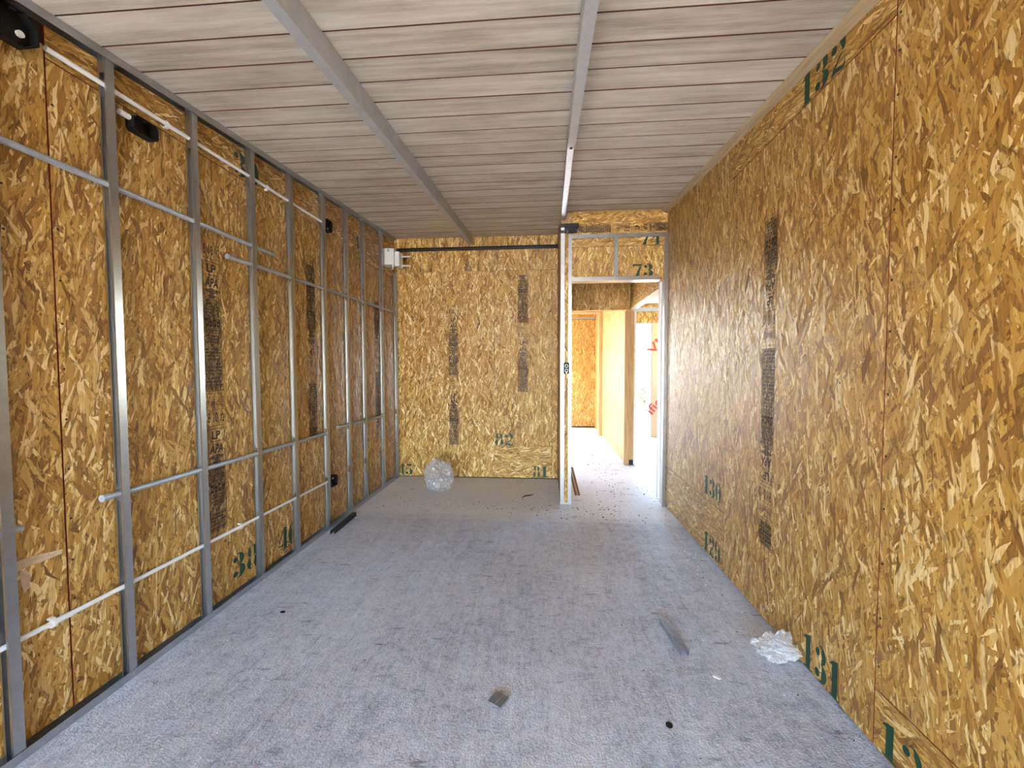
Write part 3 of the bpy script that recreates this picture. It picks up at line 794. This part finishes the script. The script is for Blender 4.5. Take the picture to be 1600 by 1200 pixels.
# left wall tracks
XF = -1.765
def u_track(name, label, y0, y1, base, up):
    e = empty(name, ((XF + XL) / 2, y0, base(y0))); tag(e, label, 'track', 'steel tracks of the left wall')
    s = 1 if up else -1
    def sb(x0, x1, a, b): # a<b offsets from base
        m_ = MB()
        if up: m_.slope_box(x0, x1, y0, y1, lambda y: base(y) + b, lambda y: base(y) + a)
        else: m_.slope_box(x0, x1, y0, y1, lambda y: base(y) - a, lambda y: base(y) - b)
        return m_
    obj('web', sb(XL + .001, XF, 0, .0012), M['zinc'], e)
    obj('front_flange', sb(XF - .0012, XF, .0014, .034), M['zinc'], e)
    obj('back_flange', sb(XL + .001, XL + .0022, .0014, .034), M['zinc'], e)
    return e
u_track('floor_track', 'galvanised steel track on the concrete along the left wall', .2, YB - .003, lambda y: .0008, True)
u_track('top_track', 'galvanised steel track under the ceiling along the left wall', .2, YB - .05, lambda y: ceil_z(y) - .002, False)

# ------------------------------------------------------------------ steel studs of the left wall
GAPS = [(.372, .428), (.770, .832), (1.945, 2.012), (2.050, 2.108), (2.455, 2.520)]
def stud_mesh(y0, ztop, gaps):
    x0, x1 = XL + .0035, XF - .0025; t_ = .0012; w = .033
    zb = .0035
    m_ = MB()
    m_.box((x1 - t_, y0, zb), (x1, y0 + w, ztop))                  # front flange
    m_.box((x0, y0, zb), (x0 + t_, y0 + w, ztop))                  # back flange
    m_.box((x1 - .0075, y0, zb), (x1 - t_ - .0001, y0 + t_, ztop))   # lips
    m_.box((x0 + t_ + .0001, y0, zb), (x0 + .0075, y0 + t_, ztop))
    z = zb                                                         # web with punched holes
    for a, b in gaps:
        if a > z: m_.box((x0 + t_ + .0001, y0 + w - t_, z), (x1 - t_ - .0001, y0 + w, min(a, ztop)))
        z = b
    if z < ztop: m_.box((x0 + t_ + .0001, y0 + w - t_, z), (x1 - t_ - .0001, y0 + w, ztop))
    return m_
ORD = ['nearest the camera, cut by the picture edge', 'second from the camera, past the red joint', 'third from camera, left of the printed stamp',
       'fourth from camera, by the stencilled 38', 'fifth from camera, by the stencilled 40', 'sixth from camera, by small black boxes',
       'seventh from the camera', 'eighth from the camera', 'ninth from camera, before the white box', 'farthest from the camera, in the far corner']
STUDS = [1.203, 1.592, 2.004, 2.424, 2.812, 3.245, 3.636, 3.984, 4.440, 4.872]
for i, y in enumerate(STUDS):
    last = i == len(STUDS) - 1
    zt = ceil_z(y) - .006 if not last else 2.47
    e = empty('metal_stud', ((XL + XF) / 2, y + .0165, .002))
    tag(e, 'galvanised steel stud on the left wall, ' + ORD[i], 'stud', 'studs of the left wall')
    obj('profile', stud_mesh(y, zt, GAPS), M['zinc'], e)
    if 0 < i < len(STUDS) - 1:
        m_ = MB(); zs = (2.44 if i > 1 else 2.525)
        m_.box((XL + .011, y - .0022, zs), (XF - .010, y - .0004, zt)); m_.box((XF - .0022, y - .002, zs), (XF - .0006, y + .030, zt - .04))
        obj('extension_sleeve', m_, M['zinc'], e)
    for zz in (.020, 1.985):
        m_ = MB(); m_.prism([(.004 * cos(2 * pi * q / 8), .004 * sin(2 * pi * q / 8)) for q in range(8)], (XF + .0002 if zz < .1 else XF - .0022, y + .016, zz), (0, 1, 0), (0, 0, 1), (1, 0, 0), .0022)
        obj('screw', m_, M['zinc'], e)

# ------------------------------------------------------------------ conduits
XC = XL + .0205
def conduit(name, label, mat, pts, r, bell=None, group=None, clips=()):
    e = empty(name, pts[0]); tag(e, label, 'conduit', group)
    m_ = MB(); m_.tube(pts, r, 14); obj('pipe', m_, mat, e, smooth=False)
    for p, q in (bell or []):
        m_ = MB(); m_.tube([p, q], r * 1.18, 14); obj('coupling', m_, mat, e)
    for y, z in clips:
        m_ = MB(); m_.tube([(XC, y - .007, z), (XC, y + .007, z)], r * 1.28, 12); m_.box((XL + .001, y - .007, z + r * 1.05), (XC, y + .007, z + r * 1.9)); m_.box((XL + .001, y - .007, z - r * 1.9), (XC, y + .007, z - r * 1.05)); obj('clip', m_, mat, e)
    return e
conduit('electrical_conduit', 'long grey conduit crossing the upper part of the near studs', M['pvc_grey'], [(XC, .95, 2.088), (XC, 2.645, 2.078)], .0125, group='grey conduits of the left wall')
conduit('electrical_conduit', 'grey conduit crossing the upper part of the far studs, below the near one', M['pvc_grey'], [(XC, 2.235, 1.962), (XC, 4.80, 1.990)], .0125, [((XC, 2.235, 1.962), (XC, 2.275, 1.9625))], 'grey conduits of the left wall')
conduit('electrical_conduit', 'long grey conduit crossing the lower part of the near studs', M['pvc_grey'], [(XC, 1.525, .806), (XC, 3.275, .794)], .0125, [((XC, 1.525, .806), (XC, 1.558, .806))], 'grey conduits of the left wall')
conduit('electrical_conduit', 'short grey conduit crossing the lower part of the far studs', M['pvc_grey'], [(XC, 3.445, .818), (XC, 4.47, .800)], .0125, [((XC, 3.445, .818), (XC, 3.485, .8173))], 'grey conduits of the left wall')
conduit('electrical_conduit', 'stub of grey conduit poking past the nearest stud', M['pvc_grey'], [(XC, 1.00, .787), (XC, 1.266, .786)], .0115, group='grey conduits of the left wall')
conduit('electrical_conduit', 'thin white conduit running under the top track of the left wall', M['pvc_white'], [(XC, 1.40, 2.480), (XC, 3.275, 2.502)], .0092, group='white conduits of the left wall', clips=[(1.885, 2.486), (2.60, 2.494)])
conduit('electrical_conduit', 'thin white conduit running low along the left wall', M['pvc_white'], [(XC, .95, .410), (XC, 3.280, .394)], .0092, [((XC, 1.335, .4065), (XC, 1.40, .406))], 'white conduits of the left wall', clips=[(1.345, .4065), (2.285, .4005)])
# small plates that hang by conduit ends are drawn as boxes
def elec_box(label, y0, y1, z0, z1, depth, shape='rect', stub=None, hole=None, group='black wall boxes'):
    e = empty('electrical_box', (XL + depth / 2, (y0 + y1) / 2, z0)); tag(e, label, 'electrical box', group)
    cy, cz, hy, hz = (y0 + y1) / 2, (z0 + z1) / 2, (y1 - y0) / 2, (z1 - z0) / 2
    if shape == 'oct':
        k_ = .45; out = [(-hy, -hz * k_), (-hy * k_, -hz), (hy * k_, -hz), (hy, -hz * k_), (hy, hz * k_), (hy * k_, hz), (-hy * k_, hz), (-hy, hz * k_)]
    else:
        c = .012; out = [(-hy, -hz + c), (-hy + c, -hz), (hy - c, -hz), (hy, -hz + c), (hy, hz - c), (hy - c, hz), (-hy + c, hz), (-hy, hz - c)]
    m_ = MB(); m_.prism(out, (XL + .0015, cy, cz), (0, 1, 0), (0, 0, 1), (1, 0, 0), .003)
    n = len(out)
    inner = [(u * .92, v * .92) for u, v in out]
    for i in range(n):
        j = (i + 1) % n
        pa, pb, pc, pd = out[i], out[j], inner[j], inner[i]
        q = [(XL + .0045, cy + u, cz + v) for u, v in (pa, pb, pc, pd)]; qq = [(XL + depth, cy + u, cz + v) for u, v in (pa, pb, pc, pd)]
        m_.poly(q[::-1]); m_.poly(qq); m_.poly([q[0], q[1], qq[1], qq[0]]); m_.poly([q[3], qq[3], qq[2], q[2]])
    obj('body', m_, M['black_plastic'], e)
    for s in (-1, 1):
        m_ = MB(); m_.box((XL + depth - .012, cy - .006, cz + s * hz * .78 - .005), (XL + depth - .002, cy + .006, cz + s * hz * .78 + .005)); obj('screw_lug', m_, M['black_plastic'], e)
    if stub:
        m_ = MB(); m_.tube([stub[0], stub[1]], .0115, 12); obj('conduit_connector', m_, M['pvc_white'], e)
    if hole:
        m_ = MB(); m_.tube([(XL + .006, hole[0], hole[1]), (XL + .016, hole[0], hole[1])], .011, 12); obj('conduit_connector', m_, M['pvc_white'], e)
    return e
elec_box('large black octagonal electrical box in the top left corner', 1.235, 1.372, 2.425, 2.548, .036, 'oct', hole=(1.335, 2.478))
elec_box('black rectangular electrical box with a white conduit stub', 1.70, 1.815, 2.362, 2.430, .042, stub=((XL + .022, 1.655, 2.412), (XL + .022, 1.698, 2.412)))
elec_box('small black electrical box high beside the sixth stud', 3.285, 3.385, 2.450, 2.545, .040, hole=(3.362, 2.48))
elec_box('small black electrical box low beside the sixth stud', 3.295, 3.395, .335, .425, .040, hole=(3.365, .40))

# white junction box in the far corner
e = empty('junction_box', (-1.70, 4.62, 2.46)); tag(e, 'white plastic junction box high in the far corner of the left wall', 'junction box')
m_ = MB(); m_.box((XL + .004, 4.545, 2.475), (-1.672, 4.66, 2.655)); obj('body', m_, M['box_white'], e)
m_ = MB(); m_.box((-1.6715, 4.575, 2.465), (-1.622, 4.70, 2.625)); obj('cover', m_, M['box_white'], e)
m_ = MB(); m_.box((-1.745, 4.543, 2.62), (-1.722, 4.5448, 2.645)); obj('label_plate', m_, M['pvc_grey'], e)
for zz in (2.59, 2.485):
    m_ = MB(); m_.tube([(-1.6215, 4.66, zz), (-1.525, 4.66, zz)], .009, 10); obj('connector', m_, M['pvc_white'], e)
m_ = MB(); m_.tube([(-1.69, 4.56, 2.473), (-1.69, 4.56, 2.425)], .009, 10); obj('connector', m_, M['pvc_white'], e)

# ------------------------------------------------------------------ metal door frame
dr_ = empty('door_1', (.70, YD, 0)); dr_['kind'] = 'structure'; dr_['label'] = 'galvanised steel stud frame of the doorway'
def dpart(name, boxes, mat=None):
    m_ = MB()
    for lo, hi in boxes: m_.box(lo, hi)
    return obj(name, m_, mat or M['zinc'], dr_)
t_ = .0013
def jamb(x0, x1, z0, z1, y0=YD, d=.036, web='L'):
    b = [((x0, y0, z0), (x1, y0 + t_, z1))]
    wx = (x0, x0 + t_) if web == 'L' else (x1 - t_, x1)
    b.append(((wx[0], y0 + t_ + .0001, z0), (wx[1], y0 + d, z1)))
    b.append(((x0, y0 + d - t_, z0), (x1, y0 + d, z1)) if False else ((x0 + .002, y0 + d - t_ - .0001, z0), (x1 - .002, y0 + d - .0001, z1)))
    return b
dpart('jamb_stud', jamb(.149, .186, .012, 2.60, web='L'))
dpart('jamb_stud', jamb(.221, .2535, .012, 2.585, web='R'))
o = MB(); o.box((.1865, YD + .022, .012), (.2205, YD + .034, 2.60)); obj('infill_strip', o, M['osb'], dr_, uvoff=(3.3, 1.1))
dpart('foot_track', [((.147, YD - .002, .001), (.255, YD + .038, .0025)), ((.147, YD - .0035, .0026), (.255, YD - .002, .022))])
dpart('header_track', [((.254, YD, 2.550), (1.146, YD + t_, 2.586)), ((.254, YD + t_ + .0001, 2.5845), (1.146, YD + .037, 2.586))])
dpart('lintel_track', [((.254, YD, 2.150), (1.076, YD + t_, 2.187)), ((.254, YD + t_ + .0001, 2.150), (1.076, YD + .1, 2.1515))])
dpart('cripple_stud', jamb(.650, .683, 2.1875, 2.5495, web='R'))
# right jamb: front flange, deep web
dpart('jamb_stud', [((1.114, YD, .012), (1.146, YD + t_, 2.5495)), ((1.114, YD + t_ + .0001, .012), (1.1153, YD + .036, 2.5495))])
dpart('jamb_stud', [((1.1155, YD + .037, .012), (1.117, YD + .098, 2.5)), ((1.1172, YD + .037, .012), (1.146, YD + .038, 2.5))])
dpart('jamb_trim', [((1.098, YD + .100, .05), (1.146, YD + .150, 2.149))], M['white_paint'])
dpart('foot_track', [((1.112, YD - .002, .001), (1.147, YD + .098, .0025)), ((1.112, YD - .0035, .0026), (1.147, YD - .002, .020))])
for x, z in ((.27, 2.568), (.667, 2.568), (1.13, 2.566), (1.095, 2.566), (.667, 2.168), (.166, 1.36), (.166, 1.29), (.238, 1.36), (.238, 1.29), (.167, .35), (.167, .7), (.167, 1.7), (.167, 2.1)):
    m_ = MB(); m_.prism([(.0045 * cos(2 * pi * q / 8), .0045 * sin(2 * pi * q / 8)) for q in range(8)], (x, YD - .0001, z), (1, 0, 0), (0, 0, 1), (0, -1, 0), .002); obj('screw', m_, M['zinc'], dr_)
# black plug box set in the jamb
e = empty('door_jamb_box', (.204, YD - .012, 1.285)); tag(e, 'small black electrical box fixed in the steel door jamb', 'electrical box', 'black wall boxes')
m_ = MB(); m_.box((.178, YD - .014, 1.270), (.232, YD - .0125, 1.378)); 
for (a, b_) in (((.178, YD - .022, 1.270), (.182, YD - .0142, 1.378)), ((.228, YD - .022, 1.270), (.232, YD - .0142, 1.378)), ((.1822, YD - .022, 1.270), (.2278, YD - .0142, 1.275)), ((.1822, YD - .022, 1.373), (.2278, YD - .0142, 1.378))): m_.box(a, b_)
m_.box((.184, YD - .0124, 1.275), (.226, YD - .003, 1.372))
obj('body', m_, M['black_plastic'], e)
for zc in (1.302, 1.345):
    m_ = MB()
    for k in range(16):
        a, b_ = 2 * pi * k / 16, 2 * pi * (k + 1) / 16
        f = lambda r, t__: (.205 + r * cos(t__), YD - .0165, zc + r * sin(t__))
        m_.poly([f(.011, a), f(.017, a), f(.017, b_), f(.011, b_)])
    obj('ring', m_, M['pvc_grey'], e)
m_ = MB(); m_.tube([(.205, YD - .0165, 1.279), (.205, YD - .020, 1.279)], .006, 10); obj('screw', m_, M['zinc'], e)
# dark bracket at the head of the jamb
e = empty('beam_bracket', (.2, YD + .0, 2.605)); tag(e, 'black steel bracket on top of the door jamb', 'bracket')
m_ = MB(); m_.box((.150, YD - .004, 2.655), (.315, YD + .034, 2.690)); m_.box((.190, YD + .004, 2.610), (.300, YD + .034, 2.6545)); obj('body', m_, M['black_steel'], e)
m_ = MB(); m_.box((.150, YD - .008, 2.628), (.182, YD + .003, 2.652)); obj('clip', m_, M['zinc'], e)
m_ = MB(); m_.tube([(.212, YD - .006, 2.588), (.212, YD - .006, 2.622)], .010, 10); obj('bolt', m_, M['zinc'], e)

# ------------------------------------------------------------------ loose things on the floor
def crumple(name, label, centre, size, mat, seed, amp, cat='plastic bag', flat=None, sub=4):
    import bmesh
    from mathutils import noise as NZ
    bm_ = bmesh.new(); bmesh.ops.create_icosphere(bm_, subdivisions=sub, radius=1.0)
    off = Vector((seed * 3.1, seed * 1.7, seed * .9))
    for v in bm_.verts:
        p = v.co.copy()
        r = 1 + amp * (NZ.noise(p * 1.6 + off) * .9 + abs(NZ.noise(p * 3.4 + off)) * 1.0 + NZ.noise(p * 7 + off) * .35)
        c = NZ.cell(p * 2.3 + off) * .10 * amp * 3
        q = p * (r + c)
        v.co = Vector((q.x * size[0], q.y * size[1], q.z * size[2]))
    zmin = min(v.co.z for v in bm_.verts)
    cut = zmin + (flat or .12) * size[2]
    for v in bm_.verts:
        v.co.z = max(v.co.z, cut) - cut + .001
    me = bpy.data.meshes.new(name); bm_.to_mesh(me); bm_.free()
    me.materials.append(mat)
    ob = bpy.data.objects.new(name, me); COL.objects.link(ob); ob.location = centre; ORG[ob.name] = Vector(centre)
    return tag(ob, label, cat)
crumple('plastic_bag', 'crumpled milky plastic bag on the floor by the far wall', (-1.155, 4.42, 0), (.145, .12, .155), M['film_milky'], 2, .30, flat=.25)
crumple('plastic_bag', 'crumpled clear plastic film on the floor against the right wall', (1.050, 1.935, 0), (.070, .062, .048), M['film'], 5, .55, cat='plastic film', flat=.4)

# steel channel offcut, mouth down
def offcut(label, centre, ang, L, W, H_, mat, roof=True, group=None):
    e = empty('channel_offcut', (*centre[:2], 0)); tag(e, label, 'metal offcut', group)
    e.rotation_euler.z = ang
    def lb(lo, hi, nm):
        m_ = MB(); m_.box(lo, hi)
        o = obj(nm, m_, mat, None, origin=(0, 0, 0)); o.parent = e; o.location = (0, 0, 0)
    w, l = W / 2, L / 2
    if roof:
        lb((-w, -l, H_ - .0015), (w, l, H_), 'web'); lb((-w, -l, .001), (-w + .0015, l, H_ - .0017), 'flange'); lb((w - .0015, -l, .001), (w, l, H_ - .0017), 'flange')
        lb((-w * .25, -l, H_ + .0001), (w * .1, l, H_ + .002), 'rib')
    else:
        lb((-w, -l, .001), (w, l, .0025), 'web'); lb((-w, -l, .0027), (-w + .0015, l, H_), 'flange'); lb((w - .0015, -l, .0027), (w, l, H_), 'flange')
    return e
offcut('short steel channel offcut lying mouth down near the clear film', (.628, 2.045), R(8), .245, .036, .030, M['zinc_dull'], True, 'channel offcuts on the floor')
offcut('small square steel channel offcut in the middle of the floor', (-.184, 1.598), R(-28), .062, .062, .012, M['zinc_dull'], True, 'channel offcuts on the floor')
e = offcut('dark steel channel offcut lying along the left floor track', (-1.700, 3.36), R(2), .42, .034, .034, M['black_steel'], True, 'channel offcuts on the floor')

m_ = MB(); m_.prism([(.0125 * cos(2 * pi * q / 20), .0125 * sin(2 * pi * q / 20)) for q in range(20)], (.462, 1.536, .001), (1, 0, 0), (0, 1, 0), (0, 0, 1), .004)
m_.prism([(.009 * cos(2 * pi * q / 20), .009 * sin(2 * pi * q / 20)) for q in range(20)], (.462, 1.536, .0052), (1, 0, 0), (0, 1, 0), (0, 0, 1), .0015)
tag(obj('knockout_disc', m_, M['black_plastic']), 'small black disc lying on the concrete near the camera', 'disc')
m_ = MB(); m_.prism([(-.016, -.004), (-.006, -.008), (.012, -.005), (.016, .003), (.004, .007), (-.012, .005)], (.737, 1.797, .001), (.8, -.6, 0), (.6, .8, 0), (0, 0, 1), .003)
tag(obj('paper_scrap', m_, M['white_paint']), 'tiny white scrap on the floor between offcut and clear film', 'scrap')
m_ = MB(); m_.prism([(-.012, -.006), (.006, -.008), (.013, .0), (.005, .007), (-.010, .006)], (-1.423, 2.111, .001), (1, 0, 0), (0, 1, 0), (0, 0, 1), .006)
tag(obj('plastic_chip', m_, M['black_plastic']), 'tiny black chip on the floor near the left wall', 'chip')
m_ = MB(); m_.tube([(-.23, 4.19, .006), (-.20, 4.24, .008), (-.15, 4.27, .006), (-.12, 4.31, .005)], [.004, .006, .005, .003], 7)
tag(obj('twig', m_, M['black_plastic']), 'thin dark twig on the floor in front of the alcove', 'twig')
for j, (xa, xb, lab) in enumerate(((.300, .352, 'brown wooden stick leaning by the door jamb, the nearer of the pair'), (.272, .322, 'brown wooden stick leaning by the door jamb, the farther of the pair'))):
    m_ = MB(); a = Vector((xa, 4.62, .22)); b_ = Vector((xb, 4.30 - .0 * j, .010))
    d = (b_ - a).normalized(); s = d.cross(Vector((0, 0, 1))).normalized() * .011; n_ = s.cross(d).normalized() * .006
    m_.hexa([a - s - n_, a + s - n_, b_ - s - n_, b_ + s - n_, a - s + n_, a + s + n_, b_ - s + n_, b_ + s + n_])
    tag(obj('wooden_stick', m_, M['stick']), lab, 'stick', 'sticks by the door jamb')
# sawdust, crumbs and grit nobody could count
m_ = MB(); rng = random.Random(4)
def grit(cx, cy, sx, sy, n, s0, s1):
    for _ in range(n):
        x, y = rng.gauss(cx, sx), rng.gauss(cy, sy)
        if not (-1.7 < x < 1.1 and .9 < y < 7.5): continue
        if y > 3.98 and (x < .30 and x > .1): continue
        if y > 4.8 and x < .3: continue
        if x > .92 and abs(y - 1.935) < .16: continue
        s = rng.uniform(s0, s1); a = rng.uniform(0, pi); h = s * rng.uniform(.25, .7)
        pts = [(s * rng.uniform(.5, 1) * cos(a + t), s * rng.uniform(.3, .8) * sin(a + t)) for t in (0, 1.3, 2.6, 3.9, 5.1)]
        m_.prism(pts, (x, y, .0006), (1, 0, 0), (0, 1, 0), (0, 0, 1), h, 0 if rng.random() < .62 else 1)
grit(-.6, 3.9, .7, .10, 150, .002, .008); grit(.5, 3.8, .35, .12, 110, .002, .009); grit(.7, 4.5, .22, .4, 120, .002, .010)
grit(.2, 2.8, .8, .7, 120, .0015, .0045); grit(-.5, 2.4, .7, .9, 90, .0015, .004); grit(.75, 5.9, .2, .8, 120, .003, .012)
grit(1.0, 2.6, .05, .6, 60, .002, .006)
o = obj('floor_grit', m_, [M['black_plastic'], M['white_paint']]); o['kind'] = 'stuff'; tag(o, 'dark and pale grit scattered over the concrete floor', 'grit')

# ------------------------------------------------------------------ greenery outside the far door
def shrub(name, label, at, w, h, n, seed):
    e = empty(name, at); tag(e, label, 'shrub', 'shrubs outside the far door')
    rr = random.Random(seed); m_ = MB()
    for k in range(5):
        m_.tube([(at[0], at[1], at[2]), (at[0] + rr.uniform(-.3, .3) * w, at[1] + rr.uniform(-.3, .3) * w, at[2] + h * rr.uniform(.5, .85))], [.05, .015], 6)
    obj('stems', m_, M['bark'], e)
    m_ = MB()
    for k in range(n):
        th, ph = rr.uniform(0, 2 * pi), math.acos(rr.uniform(-1, 1)); r = rr.uniform(.55, 1) ** .6
        c = Vector((at[0] + w * .5 * r * sin(ph) * cos(th), at[1] + w * .5 * r * sin(ph) * sin(th), at[2] + h * (.55 + .45 * r * cos(ph))))
        a = Vector((rr.gauss(0, 1), rr.gauss(0, 1), rr.gauss(0, 1))).normalized(); b_ = a.orthogonal().normalized(); s = rr.uniform(.06, .13)
        m_.poly([c - a * s, c + b_ * s * .4, c + a * s, c - b_ * s * .4])
    o = obj('foliage', m_, M['leaf'], e); o['kind'] = 'stuff'
shrub('leafy_shrub', 'leafy green shrub seen through the far outer door', (3.75, 16.0, -.12), 2.2, 1.7, 2600, 1)
shrub('leafy_shrub', 'taller green shrub standing behind the other, outside the far door', (4.5, 19.5, -.12), 2.2, 2.9, 2600, 2)
